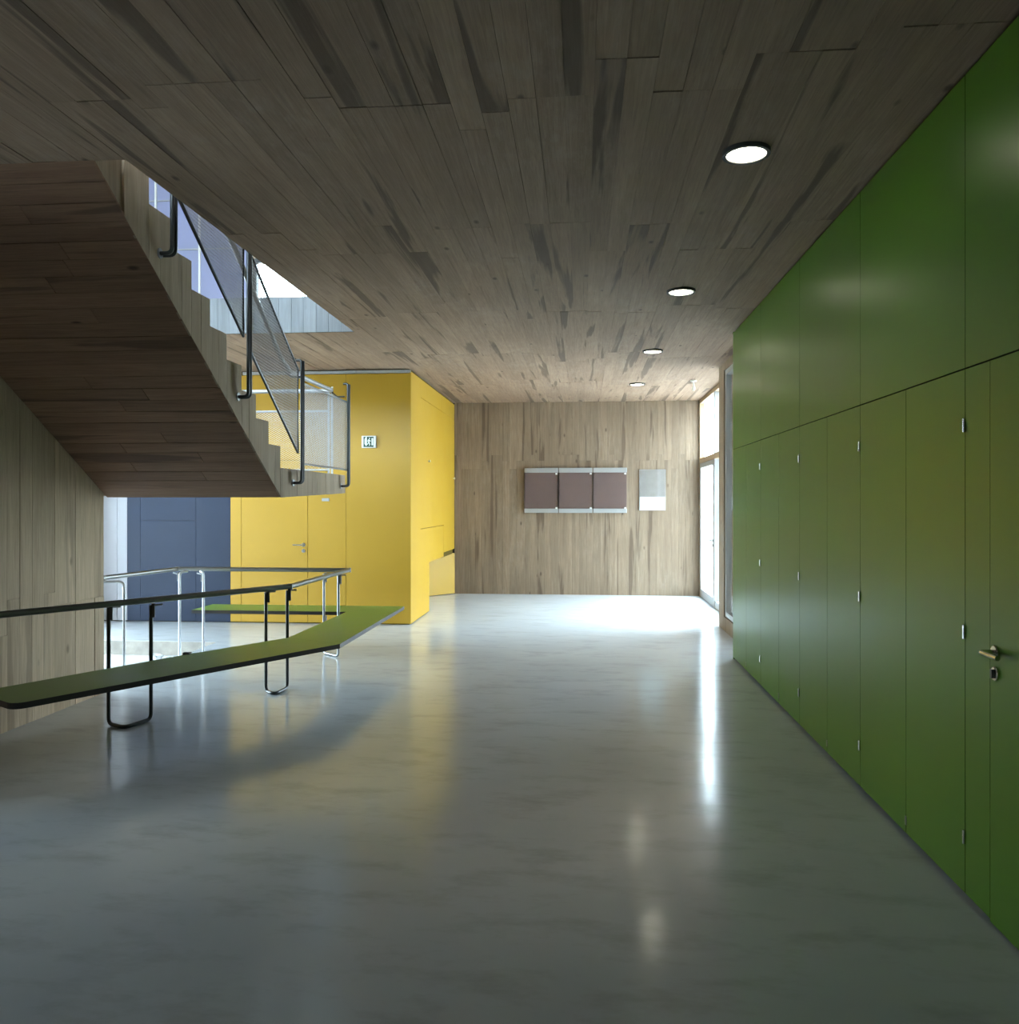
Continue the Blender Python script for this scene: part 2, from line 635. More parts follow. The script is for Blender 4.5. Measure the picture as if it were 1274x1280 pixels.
# ---- yellow volume
YX = -2.18
yw = MB().box(-4.572, YX - 0.024, YF + 0.022, YF + 0.12, 0, CEIL)          # front carcass
yw.box(YX - 0.12, YX - 0.024, YF + 0.12, 11.66, 0, CEIL)                    # side carcass
yw.box(YX - 0.12, YX - 0.024, 11.66, FARY, 0.80, CEIL)
yw.box(-4.7, -4.6, YF + 0.12, FARY, 0, CEIL)
wall_yellow = struct(yw.build('wall_middle', 'yellow_dark'), 'bright yellow panelled volume standing beside the concrete end wall')
ZT = 3.225
for (x0, x1) in [(-4.572, -4.424), (-3.534, -3.027), (-3.027, YX)]:
    MB().bev(x0 + .0015, x1 - .0015, YF, YF + 0.02, 0.015, ZT, 0.0015).build('panel', 'yellow_paint', wall_yellow)
MB().bev(-4.424 + .0015, -3.534 - .0015, YF, YF + 0.02, 2.12, ZT, 0.0015).build('panel', 'yellow_paint', wall_yellow)
# aluminium track over the front
MB().box(-4.4, YX, YF - 0.012, YF + 0.02, 3.232, 3.268).build('head_track', 'alu', wall_yellow)
MB().box(-2.9, -2.88, YF - 0.016, YF - 0.01, 3.236, 3.264).build('track_joint', 'steel', wall_yellow)
# side face with its slit, its notch over the floor and the hatch joint
pts = [(YF + 0.001, 0.012), (11.69, 0.012), (11.69, 0.71), (12.93, 0.71), (12.93, 1.203), (11.06, 1.203), (11.06, 1.213),
       (12.94, 1.213), (12.94, 0.775), (FARY - .0135, 0.775), (FARY - .0135, 2.995), (11.06, 2.995), (11.06, 3.25), (YF + 0.001, 3.25)]
MB().prism(pts, 0, YX - 0.022, YX).build('side_panel', 'yellow_paint', wall_yellow)
MB().bev(YX - .022, YX, 11.064, 12.75, 3.0, 3.25, 0.0015).build('panel', 'yellow_paint', wall_yellow)
MB().bev(YX - .022, YX, 12.754, FARY - .0135, 3.0, 3.25, 0.0015).build('panel', 'yellow_paint', wall_yellow)
# panel below the dark slot, and the slanting panel inside the notch
MB().box(YX - 0.06, YX - 0.03, 12.94, FARY - 0.03, 0.69, 0.80).build('slot', 'yellow_dark', wall_yellow)
MB().box(YX - 1.2, YX - 0.024, 11.69, 12.93, 0.712, 0.74).build('notch_ceiling', 'yellow_paint', wall_yellow)
mb = MB()
mb.prism([(-3.35, 12.55), (YX + .005, 14.02), (YX + .005, 14.05), (-3.35, 12.62)], 2, 0.01, 0.70)
mb.build('notch_panel', 'yellow_paint', wall_yellow)
MB().box(-3.4, -3.36, 11.4, 12.7, 0, 0.74).build('notch_back', 'yellow_paint', wall_yellow)
MB().box(-3.4, YX - .12, 11.60, 11.66, 0, 0.74).build('notch_side', 'yellow_paint', wall_yellow)
for (yy, zz) in [(11.62, 2.16), (13.9, 1.98)]:
    MB().lathe([(0.0, 0), (0.012, 0), (0.012, 0.02), (0.018, 0.024), (0.018, 0.034), (0.0, 0.036)], (YX, yy, zz), 0, 14).build('knob', 'plastic_white', wall_yellow, True)


# yellow door in the front face
door_y = struct(empty('door_2', (-3.98, YF, 0)), 'flush yellow door with a steel lever handle in the yellow wall')
MB().bev(-4.424 + .003, -3.534 - .003, YF - 0.001, YF + 0.02, 0.015, 2.115, 0.0015).build('leaf', 'yellow_paint', door_y)


def lever(parent, base, out, along, mat='chrome'):
    """lever handle: base point on the door face, out = outward normal, along = lever direction"""
    bx, o, a = Vector(base), Vector(out), Vector(along)
    ax = 0 if abs(o.x) > .5 else 1
    s = o[ax]
    h = empty('handle', base)
    h.parent = parent
    h.location = Vector(base) - WORLD[parent]
    MB().lathe([(0.0, 0), (0.026, 0), (0.026, s * 0.007), (0.023, s * 0.010), (0.0, s * 0.010)], base, ax, 24).build('rose', mat, h, True)
    MB().tube([bx, bx + o * 0.055, bx + o * 0.055 + a * 0.125], 0.0095, 12, 0.012).build('lever', mat, h, True)
    kb = bx + Vector((0, 0, -0.078))
    k = MB().lathe([(0.0, 0), (0.026, 0), (0.026, s * 0.007), (0.023, s * 0.010), (0.0, s * 0.010)], kb, ax, 24).build('key_rose', mat, parent, True)
    c = kb + o * 0.0135
    if ax == 0:
        MB().box(c.x - 0.006, c.x + 0.006, c.y - 0.006, c.y + 0.006, c.z - 0.016, c.z + 0.016).build('cylinder_lock', 'steel_dark', k)
    else:
        MB().box(c.x - 0.006, c.x + 0.006, c.y - 0.006, c.y + 0.006, c.z - 0.016, c.z + 0.016).build('cylinder_lock', 'steel_dark', k)


lever(door_y, (-3.59, YF - 0.001, 1.02), (0, -1, 0), (-1, 0, 0))
MB().bev(-3.345, -3.245, YF - 0.012, YF - 0.001, 1.585, 1.625, 0.003).build('name_plate', 'alu', wall_yellow)

# ---- right side: pier, glazed entrance, tall window
PX = 1.74
pier = MB().box(PX, RX + 0.3, 10.30, 10.66, 0, CEIL)
pier.box(PX, RX + 0.3, 8.42, 10.30, 0, 0.17)
pier.box(PX, RX + 0.3, 8.42, 10.30, 3.19, CEIL)
pier.box(PX, RX + 0.3, 8.42, 8.80, 0.17, 3.19)
struct(pier.build('wall_right', 'conc_wall'), 'concrete pier and sill framing the tall window beside the green cupboards')
# tall fixed window
win2 = struct(empty('window_2', (PX + 0.06, 9.55, 0.17)), 'tall narrow window between the concrete pier and the green cupboards')


def frame_yz(par, x0, x1, y0, y1, z0, z1, t, mat, name='window_frame'):
    mb = MB()
    mb.box(x0, x1, y0, y0 + t, z0, z1).box(x0, x1, y1 - t, y1, z0, z1)
    mb.box(x0, x1, y0 + t, y1 - t, z0, z0 + t).box(x0, x1, y0 + t, y1 - t, z1 - t, z1)
    return mb.build(name, mat, par)


frame_yz(win2, PX + .015, PX + .085, 8.80, 10.29, 0.175, 3.185, 0.06, 'alu')
MB().box(PX + .045, PX + .055, 8.86, 10.23, 0.235, 3.125).build('pane', 'glass', win2)
# entrance glazing
win1 = struct(empty('window_1', (RX, 12.3, 0)), 'floor to ceiling entrance glazing beside the concrete end wall')
zt = 3.22
ys = [10.66, 11.32, 11.95, 12.48]
mb = MB()
mb.box(RX - .03, RX + .05, 10.66, FARY, zt, CEIL)
mb.box(RX - .03, RX + .05, FARY - .07, FARY - .012, 0, zt)
mb.build('window_frame', 'wood_frame', win1)
for y in ys:
    MB().box(RX - .03, RX + .05, y, y + .06, 0, zt).build('mullion', 'wood_frame' if y < 12 else 'alu', win1)
MB().box(RX - .035, RX + .055, 10.72, FARY - .07, 2.22, 2.30).build('transom', 'wood_frame', win1)
for a, c in zip([10.72, 11.38, 12.01, 12.54], [11.32, 11.95, 12.48, FARY - .07]):
    MB().box(RX + .005, RX + .015, a, c, 2.30, zt).build('pane', 'glass', win1)
for a, c in zip([10.72, 11.38, 12.01], [11.32, 11.95, 12.48]):
    MB().box(RX - .02, RX + .04, a, c, 0.0, 0.10).build('bottom_rail', 'alu', win1)
    MB().box(RX + .005, RX + .015, a, c, 0.10, 2.22).build('pane', 'glass', win1)
gd = struct(empty('door_3', (RX, 13.25, 0)), 'glazed aluminium entrance door in the floor to ceiling glazing')
dy0, dy1 = 12.545, FARY - .075
mb = MB()
mb.box(RX - .03, RX + .03, dy0, dy0 + .08, 0.01, 2.215).box(RX - .03, RX + .03, dy1 - .08, dy1, 0.01, 2.215)
mb.box(RX - .03, RX + .03, dy0 + .08, dy1 - .08, 0.01, 0.14).box(RX - .03, RX + .03, dy0 + .08, dy1 - .08, 2.14, 2.215)
mb.build('door_frame', 'alu', gd)
MB().box(RX - .005, RX + .005, dy0 + .08, dy1 - .08, 0.14, 2.14).build('pane', 'glass', gd)
lever(gd, (RX - .03, dy0 + .05, 1.0), (-1, 0, 0), (0, 1, 0), 'steel')

# wall behind the cupboards and behind the camera
struct(box('wall_right_back', 2.12, 2.3, Y0, 8.42, 0, CEIL, 'conc_plain'), 'wall behind the green cupboards')
struct(box('wall_back', XL, XR, Y0 - 0.3, Y0, 0, CEIL, 'conc_plain'), 'concrete wall behind the viewpoint')

# ---- daylight windows on the left side of the building (out of frame)
def side_window(name, x, y0, y1, z0, z1, n, label):
    wn = struct(empty(name, (x, (y0 + y1) / 2, z0)), label)
    frame_yz(wn, x - .04, x + .04, y0, y1, z0, z1, 0.06, 'alu')
    st = (y1 - y0) / n
    for i in range(n):
        MB().box(x - .005, x + .005, y0 + i * st + .061, y0 + (i + 1) * st - .061 + .06 * (i < n - 1), z0 + .06, z1 - .06).build('pane', 'glass', wn)
        if i:
            MB().box(x - .04, x + .04, y0 + i * st - .0, y0 + i * st + .06, z0 + .06, z1 - .06).build('mullion', 'alu', wn)
    portal(name + '_portal', (x + .06, (y0 + y1) / 2, (z0 + z1) / 2), (1, 0, 0), z1 - z0, y1 - y0)
    return wn


NWX, NW = -7.6, (2.2, 3.7, 0.1, 2.3)      # passage to the left, glazed at its end
wallm = MB()
wallm.box(NWX - .1, NWX + .1, -0.2, NW[0], 0, CEIL).box(NWX - .1, NWX + .1, NW[1], 3.8, 0, CEIL)
wallm.box(NWX - .1, NWX + .1, NW[0], NW[1], 0, NW[2]).box(NWX - .1, NWX + .1, NW[0], NW[1], NW[3], CEIL)
wallm.box(NWX - .1, -5.2, -0.2, 0.0, 0, CEIL).box(-5.4, -5.2, Y0, -0.2, 0, CEIL)
struct(wallm.build('wall_left_near', 'conc_plain'), 'concrete walls of the passage to the left of the hall')
side_window('window_4', NWX, *NW, 3, 'glazed end of the passage to the left of the hall')
FW = (6.55, 9.6, 0.05, 3.2)
wallm = MB()
wallm.box(HX - .2, HX, 4.1, FW[0], -.4, CEIL).box(HX - .2, HX, FW[1], 10.7, -.4, CEIL)
wallm.box(HX - .2, HX, FW[0], FW[1], -.4, FW[2]).box(HX - .2, HX, FW[0], FW[1], FW[3], CEIL)
wallm.box(HX, WX - .3, 6.2, 6.47, -.4, CEIL)
struct(wallm.build('wall_left_far', 'conc_plain'), 'concrete outer wall beyond the stair')
side_window('window_5', HX - .1, *FW, 3, 'large window beyond the stair')

portal('entrance_portal', (RX - .06, 12.35, 1.62), (-1, 0, 0), 3.2, 3.3)
portal('tall_window_portal', (PX - .01, 9.55, 1.68), (-1, 0, 0), 3.0, 1.45)

# ---- upper storey seen through the stairwell
UT = 6.6
um = MB()
um.box(XL - .2, XL, 1.8, 10.7, UP, UT).box(XR - .3, XR, 1.8, 10.7, UP, UT).box(XL, XR, 1.6, 1.8, UP, 4.3).box(XL, XR, 1.6, 1.8, 6.3, UT).box(XL, -7.0, 1.6, 1.8, 4.3, 6.3).box(1.5, XR, 1.6, 1.8, 4.3, 6.3)
struct(um.build('wall_upper', 'white_paint'), 'white walls of the upper storey')
struct(box('ceiling_upper', XL - .2, XR, 1.6, 10.7, UT, UT + .25, 'conc_plain'), 'ceiling of the upper storey')
um = MB().box(-1.4, XR - .3, YF, YF + .2, UP, UT).box(-4.3, -1.4, YF, YF + .2, UP, 3.9).box(-4.3, -1.4, YF, YF + .2, 4.75, UT)
struct(um.build('wall_upper_far', 'conc_stair'), 'concrete wall of the upper storey')
w6 = struct(empty('window_6', (-2.85, YF, 3.9)), 'upper window glimpsed through the stairwell opening')
mb = MB()
mb.box(-4.3, -4.22, YF, YF + .08, 3.9, 4.75).box(-1.48, -1.4, YF, YF + .08, 3.9, 4.75)
mb.box(-4.22, -1.48, YF, YF + .08, 4.10, 4.135).box(-4.22, -1.48, YF, YF + .08, 4.69, 4.75)
mb.build('window_frame', 'steel_dark', w6)
MB().box(-4.22, -1.48, YF + .03, YF + .04, 4.135, 4.69).build('pane', 'glass', w6)
MB().box(-4.22, -1.48, YF + .03, YF + .04, 3.9, 4.10).build('pane', 'glass', w6)
w7 = struct(empty('window_7', (-6.4, YF, UP)), 'bluish frosted glazing of the upper storey behind the stair railing')
xs = [-8.6, -8.0, -7.4, -6.8, -6.2, -5.6, -5.0, -4.3]
zs = [UP, 4.9, 5.55, UT]
for i in range(len(xs) - 1):
    for j in range(3):
        MB().box(xs[i] + .012, xs[i + 1] - .012, YF + .03, YF + .045, zs[j] + .008, zs[j + 1] - .008).build('pane', 'frosted_glass', w7)
    MB().box(xs[i] - .012, xs[i] + .012, YF + .01, YF + .07, UP, UT).build('mullion', 'plastic_white', w7)
for z in zs[1:-1]:
    MB().box(-8.6, -4.3, YF + .02, YF + .06, z - .008, z + .008).build('transom', 'alu', w7)
portal('upper_portal', (-2.85, YF - .03, 4.33), (0, -1, 0), 2.7, .8)
w8 = struct(empty('added_window', (-2.75, 1.7, 4.3)), 'added window band lighting the stairwell from the near side of the upper storey')  # added window; lights slab edge and frosted panes from the front
mb = MB().box(-7.0, 1.5, 1.66, 1.74, 4.3, 4.36).box(-7.0, 1.5, 1.66, 1.74, 6.24, 6.3)
mb.box(-7.0, -6.94, 1.66, 1.74, 4.36, 6.24).box(1.44, 1.5, 1.66, 1.74, 4.36, 6.24)
mb.build('window_frame', 'alu', w8)
MB().box(-6.94, 1.44, 1.695, 1.705, 4.36, 6.24).build('pane', 'glass', w8)
portal('upper_near_portal', (-2.75, 1.77, 5.3), (0, 1, 0), 8.4, 1.9)
# slab edge across the stairwell
fascia = struct(box('trim_1', hx0, hx1, hy1 - 0.012, hy1 - 0.0, CEIL - 0.0, UP + .03, 'joint_dark'), 'pale concrete slab edge across the stairwell opening')
nbx = 26
for i in range(nbx):
    wd = (hx1 - hx0) / nbx
    board(hx0 + i * wd + .0015, hx0 + (i + 1) * wd - .0015, hy1 - .03 + R.uniform(-.003, .003), hy1 - .012, CEIL, UP + .03, 'conc_fascia', fascia)
# wing beyond the tall window, placed to block sky light on the end wall
struct(box('screen_wall_outside', 2.95, 9.5, 3.0, 10.62, -0.5, 7.0, 'ext_render'), 'rendered wing outside the tall window, placed to block sky from the end wall')
# outside ground
struct(box('ground', -60, 60, -60, 60, -0.75, -0.46, 'ground'), 'paved ground outside the building')

# ================================================================== STAIR
stair = empty('staircase', (-3.1, 6.5, 1.61), 'board-marked concrete stair flight and landing rising to the upper storey', 'staircase')
NOS_Y, NOS_Z, GO, RI = 6.49, 2.026, 0.2545, 0.1755
LAND_Z, LY1 = 1.85, 8.33
TOPN = 9
# solid flight (profile in y,z) between wall and outer side
prof = [(SOF_Y0, SOF_Z0 + .012), (SOF_Y0, LAND_Z)]
for k in range(TOPN):
    y = NOS_Y - k * GO
    prof += [(y, LAND_Z + k * RI), (y, LAND_Z + (k + 1) * RI)]
yt = NOS_Y - TOPN * GO
prof += [(yt, LAND_Z + TOPN * RI), (yt, UP), (SOF_Y1 + .01, UP), (SOF_Y1 + .01, SOF_Z1 + .012)]
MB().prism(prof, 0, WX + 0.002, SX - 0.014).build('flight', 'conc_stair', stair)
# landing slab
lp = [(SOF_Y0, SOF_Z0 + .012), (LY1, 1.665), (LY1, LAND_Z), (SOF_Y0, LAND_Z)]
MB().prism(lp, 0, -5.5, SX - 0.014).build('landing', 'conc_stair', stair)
# board strips of the side face, each cut to the soffit below and the tread above
strip_y = []
for k in range(TOPN):
    y1 = NOS_Y - k * GO
    for a, c in ((y1 - GO / 2, y1), (y1 - GO, y1 - GO / 2)):
        zt2 = LAND_Z + (k + 1) * RI
        pr = [(a + .0012, sof(a)), (c - .0012, sof(c)), (c - .0012, zt2), (a + .0012, zt2)]
        if a < SOF_Y1 + .02:
            continue
        MB().prism(pr, 0, SX - 0.014, SX + R.uniform(-.002, .002)).build('side_board', 'conc_stair', stair)
nl = 14
for i in range(nl):
    a = SOF_Y0 - .02 + (LY1 - SOF_Y0 + .02) * i / nl
    c = SOF_Y0 - .02 + (LY1 - SOF_Y0 + .02) * (i + 1) / nl
    zb1 = lambda y: SOF_Z0 + .0 + max(0, (y - SOF_Y0)) * (0.055 / (LY1 - SOF_Y0))
    MB().prism([(a + .0012, zb1(a)), (c - .0012, zb1(c)), (c - .0012, LAND_Z), (a + .0012, LAND_Z)], 0, SX - 0.014, SX + R.uniform(-.002, .002)).build('side_board', 'conc_stair', stair)
# soffit boards, running across the flight
ang = math.atan(SLOPE)
L = math.hypot(SOF_Y0 - SOF_Y1, SOF_Z1 - SOF_Z0)
ns = 25
wd = L / ns
for i in range(ns):
    t = (i + .5) / ns
    yc = SOF_Y0 + (SOF_Y1 - SOF_Y0) * t
    zc = SOF_Z0 + (SOF_Z1 - SOF_Z0) * t
    d = R.uniform(-.002, .002)
    xcut = [WX + .004, SX - .001]
    if R.random() < .45:
        xcut.insert(1, R.uniform(-3.5, -2.8))
    for xa, xb in zip(xcut[:-1], xcut[1:]):
        nrm = Vector((0, math.sin(ang), math.cos(ang)))
        c = Vector(((xa + xb) / 2, yc, zc)) + nrm * (0.007 + d)
        board(xa + .0015, xb - .0015, -wd / 2 + .0015, wd / 2 - .0015, -.007, .007, 'conc_soffit', stair, 'soffit_board', (-ang, 0, 0), c)

# ---- stair railing
rail = empty('stair_railing', (-2.38, 7.5, LAND_Z), 'steel stair railing with diamond mesh panels on flight and landing', 'railing')
PXR = -2.375


def hook_post(y, z0, z1, x=PXR, top_hook=True, mat='steel_dark'):
    """double flat post bent back into the side of the stair at its foot"""
    pts = [(SX - .0, y - .055, z0 + .012), (x, y - .055 + .02, z0), (x, y, z0 + .02), (x, y, z1)]
    pts = [(SX + .002, y, z0), (x + .02, y, z0), (x + .02, y, z1)]
    if top_hook:
        pts.append((x - .03, y, z1))
    MB().tube(pts, 0.012, 10, 0.045).build('post', mat, rail, True)  # dark colour carries the backlit silhouette of the posts
    MB().tube([(SX + .002, y + .04, z0), (x + .02, y + .04, z0), (x + .02, y + .04, z1)], 0.012, 10, 0.04).build('post', mat, rail, True)
    MB().lathe([(0, 0), (.03, 0), (.03, .006), (0, .006)], (SX, y, z0), 0, 16).build('wall_plate', 'steel', rail, True)


hook_post(4.57, 3.01, 4.35)
hook_post(5.66, 2.32, 3.63)
hook_post(6.78, 1.735, 2.77)
hook_post(8.17, 1.735, 2.77)


def mesh_panel(origin, u, v, w0, h, skew, cw, ch, mat='galvanised', th=.0010, dp=.0015):
    """diamond mesh between a bottom edge (length w0 along u) and height h along v; skew = rise per metre"""
    mb = MB()
    o, u, v = Vector(origin), Vector(u), Vector(v)
    n = u.cross(v).normalized()
    S = cw / ch

    def P(a, b):
        return o + u * a + v * (b + a * skew)

    def strip(a0, b0, a1, b1):
        # clip to 0..w0, 0..h
        t0, t1 = 0.0, 1.0
        for p, q in ((-(a1 - a0), a0), (a1 - a0, w0 - a0), (-(b1 - b0), b0), (b1 - b0, h - b0)):
            if abs(p) < 1e-9:
                if q < 0: return
                continue
            r = q / p
            if p < 0: t0 = max(t0, r)
            else: t1 = min(t1, r)
        if t1 - t0 < 1e-4: return
        A = P(a0 + (a1 - a0) * t0, b0 + (b1 - b0) * t0)
        B = P(a0 + (a1 - a0) * t1, b0 + (b1 - b0) * t1)
        d = (B - A).normalized()
        s = n.cross(d) * th
        e = n * dp
        vv = [A - s - e, A + s - e, A + s + e, A - s + e, B - s - e, B + s - e, B + s + e, B - s + e]
        mb.add(vv, [(0, 1, 5, 4), (1, 2, 6, 5), (2, 3, 7, 6), (3, 0, 4, 7)])
    nn = int((w0 + h * S) / cw) + 2
    for i in range(-int(h * S / cw) - 2, nn):
        a = i * cw
        strip(a, 0, a + h * S, h)
        strip(a + h * S + 0.0, 0, a, h)
    return mb.build('mesh_panel', mat, rail)


# flight panels: bottom bar, top bar, mesh, handrail
mz = lambda y: 2.01 + (6.71 - y) * 0.672
for (ya, yb) in ((6.74, 5.72), (5.62, 4.63), (4.53, 3.99)):  # flight mesh and frame coloured darker to read as backlit
    q = mesh_panel((PXR, ya, mz(ya)), (0, -1, 0), (0, 0, 1), ya - yb, 0.70, 0.672, 0.036, 0.0215, 'steel')
    q['kind'] = 'stuff'
    fr = [(PXR, ya, mz(ya)), (PXR, yb, mz(yb)), (PXR, yb, mz(yb) + .70), (PXR, ya, mz(ya) + .70)]
    MB().tube(fr, 0.011, 8, 0.0, True).build('panel_frame', 'steel_dark', rail, True)
hz = lambda y: mz(y) + 0.775
MB().tube([(-2.50, 6.92, 2.69), (-2.50, 6.70, hz(6.70) - .02), (-2.50, 4.0, hz(4.0))], 0.02, 12, 0.05).build('handrail', 'rail_grey', rail, True)
# landing panel along the open side and across the far end
q = mesh_panel((PXR, 6.86, 1.90), (0, 1, 0), (0, 0, 1), 1.36, 0.69, 0.0, 0.036, 0.0215)
q['kind'] = 'stuff'
MB().tube([(PXR, 6.86, 1.90), (PXR, 8.22, 1.90), (PXR, 8.22, 2.59), (PXR, 6.86, 2.59)], .011, 8, 0, True).build('panel_frame', 'steel', rail, True)
MB().tube([(-2.49, 6.90, 2.69), (-2.49, 8.08, 2.69), (-4.6, 8.08, 2.69)], 0.021, 12, 0.05).build('handrail', 'galvanised', rail, True)
q = mesh_panel((-2.56, 8.19, 1.90), (-1, 0, 0), (0, 0, 1), 1.95, 0.60, 0.0, 0.036, 0.0215)
q['kind'] = 'stuff'
MB().tube([(-2.56, 8.19, 1.90), (-4.51, 8.19, 1.90), (-4.51, 8.19, 2.50), (-2.56, 8.19, 2.50)], .011, 8, 0, True).build('panel_frame', 'galvanised', rail, True)
for x in (-2.515, -2.55):
    MB().tube([(x, 8.15, LAND_Z), (x, 8.15, 2.74)], .011, 8).build('post', 'galvanised', rail, True)
for y, z in ((5.66, hz(5.66)), (6.78, 2.69), (8.08, 2.69)):
    MB().tube([(PXR + .01, y, z - .06), (-2.44, y, z - .06), (-2.50, y, z - .012)], .008, 8, .03).build('rail_bracket', 'steel_dark', rail, True)

# ================================================================== RAILING BENCH
bench = empty('railing_bench', (-2.6, 6.6, 0), 'green-topped bench bent round a tubular steel handrail below the stair landing', 'bench')
BZ = 0.435
TH = 0.036
d1 = Vector((0.518, 0.855))
n1 = Vector((0.855, -0.518))
inn, outc = Vector((-2.455, 6.72)), Vector((-1.93, 6.46))
# seat boards as plan polygons
tj = 0.93                       # joint in the long board
A_in, A_out = inn - d1 * tj, outc - d1 * (tj + 0.05)
E_out = Vector((-3.185, 4.372))
E_in = E_out - n1 * 0.50
corner = []
for k in range(6):
    t = k / 5 * math.pi / 2
    c0 = E_out - n1 * 0.07 + d1 * 0.07
    corner.append(tuple(c0 + n1 * 0.07 * math.cos(t) - d1 * 0.07 * math.sin(t)))
X2, Y3a, Y3b = -1.93, 8.37, 8.87


def seat_board(poly):
    bm = bmesh.new()
    vs = [bm.verts.new((p[0], p[1], BZ - TH)) for p in poly]
    f = bm.faces.new(vs)
    r = bmesh.ops.extrude_face_region(bm, geom=[f])
    for e in r['geom']:
        if isinstance(e, bmesh.types.BMVert):
            e.co.z = BZ
    bmesh.ops.recalc_face_normals(bm, faces=bm.faces)
    bm.verts.index_update()
    v = [tuple(x.co) for x in bm.verts]
    fs = [[x.index for x in q.verts] for q in bm.faces]
    bm.free()
    o = MB().add(v, fs).build('seat_board', 'lino_green', bench)
    o.data.materials.append(M['edge_dark'])
    for p in o.data.polygons:
        p.material_index = 0 if p.normal.z > .5 else 1
    # thin linoleum top shows its own edge line
    return o


seat_board([tuple(A_in - d1 * .001), tuple(A_out - d1 * .001)] + corner + [tuple(E_in)])
seat_board([tuple(inn), tuple(outc), tuple(A_out + d1 * .001), tuple(A_in + d1 * .001)])
seat_board([tuple(outc + Vector((0, .002))), (X2, Y3b), (X2 - .5, Y3a), tuple(inn + Vector((0, .002)))])
seat_board([(X2 - .002, Y3b), (-4.10, Y3b), (-4.10, Y3a), (X2 - .502, Y3a)])
MB().box(A_in.x - .03, A_in.x + .02, A_in.y - .01, A_in.y + .03, BZ - .05, BZ + .012).build('board_clip', 'edge_dark', bench)

# handrail
RZ = 0.86
rp = [(-3.86, 4.60, RZ), (-2.452, 6.775, RZ), (-2.43, 8.46, RZ), (-4.30, 8.46, RZ), (-4.48, 7.38, RZ), (-4.6, 6.6, RZ)]
for i, (a, c) in enumerate(zip(rp[:-1], rp[1:])):
    MB().tube([a, c], 0.0225, 14).build('handrail', 'rail_grey', bench, True)
for p in rp[1:-1]:
    MB().lathe([(0.0, -.0225), (.0225, -.0225), (.0225, .0225), (0.0, .0225)], p, 2, 14).build('rail_joint', 'rail_grey', bench, True)


def leg_frame(p, q, bulge, top=None, mat='steel_dark', z0=0.0, seat_side=None):
    """two posts joined by a bar bulging forward on the floor"""
    p, q = Vector((*p, 0)), Vector((*q, 0))
    bl = Vector((*bulge, 0))
    r = 0.0135
    zb = z0 + r
    mid = (p + q) / 2
    zt = RZ - 0.03
    pts = [p + Vector((0, 0, zt)), p + Vector((0, 0, zb)), mid + bl + Vector((0, 0, zb)), q + Vector((0, 0, zb)), q + Vector((0, 0, zt))]
    MB().tube(pts, r, 10, 0.045).build('leg_frame', mat, bench, True)
    for e in (p, q):
        # flat strap joining the post to the rail and a tongue under it
        MB().box(e.x + .010, e.x + .034, e.y - .012, e.y - .004, RZ - .115, RZ - .015).build('strap', mat, bench)
        MB().tube([(e.x, e.y, zt), (e.x + .075, e.y + .02, zt + .004)], .007, 8).build('rail_bracket', 'steel', bench, True)
        MB().box(e.x + .008, e.x + .034, e.y - .03, e.y - .006, BZ - .085, BZ - TH).build('seat_bracket', mat, bench)


leg_frame((-3.318, 5.535), (-3.085, 5.68), tuple(Vector((0.05, -0.16))))
leg_frame((-2.595, 6.60), (-2.465, 6.74), tuple(Vector((0.05, -0.17))))
leg_frame((-2.66, 8.34), (-2.452, 8.16), (0.02, -0.02), mat='steel')
# posts where the rail turns back, one standing in the sunken strip
for (x, y, z0) in ((-4.225, 8.36, -0.16), (-3.955, 8.34, 0.0)):
    MB().tube([(x, y, z0), (x, y, RZ - .03), (x + (.06 if z0 else -.06), y + .06, RZ - .02)], .0135, 10, .04).build('post', 'galvanised', bench, True)
    MB().lathe([(0, 0), (.035, 0), (.035, .006), (0, .006)], (x, y, z0), 2, 16).build('foot_plate', 'steel', bench, True)
    MB().tube([(x, y, RZ - .05), (x - .08, y + .02, RZ - .035)], .007, 8).build('rail_bracket', 'steel', bench, True)
    MB().box(x - .022, x - .015, y - .01, y + .01, RZ - .12, RZ - .03).build('strap', 'steel', bench)
MB().tube([(-4.40, 7.60, -.16), (-4.40, 7.60, .806), (-4.72, 7.50, .806), (-4.72, 7.50, -.16)], .0135, 10, .06).build('leg_frame', 'steel', bench, True)

# ================================================================== GREEN CUPBOARDS
Z_J = 2.10
Z_T = CEIL - 0.016
bounds = [8.42, 7.15, 5.90, 4.645, 3.41]
ORD = ['green two-door wall cupboard at the end next to the tall window',
       'green two-door wall cupboard, second from the tall window',
       'green two-door wall cupboard, third from the tall window',
       'green two-door wall cupboard next to the green door with the lever handle']


def hinge(parent, y, z):
    MB().tube([(GX - .005, y, z - .027), (GX - .005, y, z + .027)], .0065, 10).build('hinge', 'chrome', parent, True)


for i in range(4):
    y1, y0 = bounds[i], bounds[i + 1]
    cb = empty('wall_cupboard', (GX + .3, (y0 + y1) / 2, 0), ORD[i], 'cupboard', 'green wall cupboards')
    MB().box(GX + .024, 2.11, y0 + .001, y1 - .001, 0.03, Z_T - .004).build('body', 'green_dark', cb)
    MB().box(GX + .03, GX + .05, y0 + .001, y1 - .001, 0.0, 0.03).build('plinth', 'joint_dark', cb)
    ym = (y0 + y1) / 2 - 0.02
    for a, c, hy in ((y0, ym, y0), (ym, y1, y1)):
        dr = front('door', GX, GX + .022, a + .0022, c - .0022, 0.022, Z_J - .003, cb)
        for z in (0.245, 1.057, 1.875):
            if hy == y0:
                hinge(dr, hy, z)
    MB().box(GX - .004, GX + .001, ym - .008, ym + .008, 0.06, 0.10).build('floor_bolt', 'steel', cb)
    front('upper_panel', GX, GX + .022, y0 + .0018, y1 - .0018, Z_J + .003, Z_T, cb)

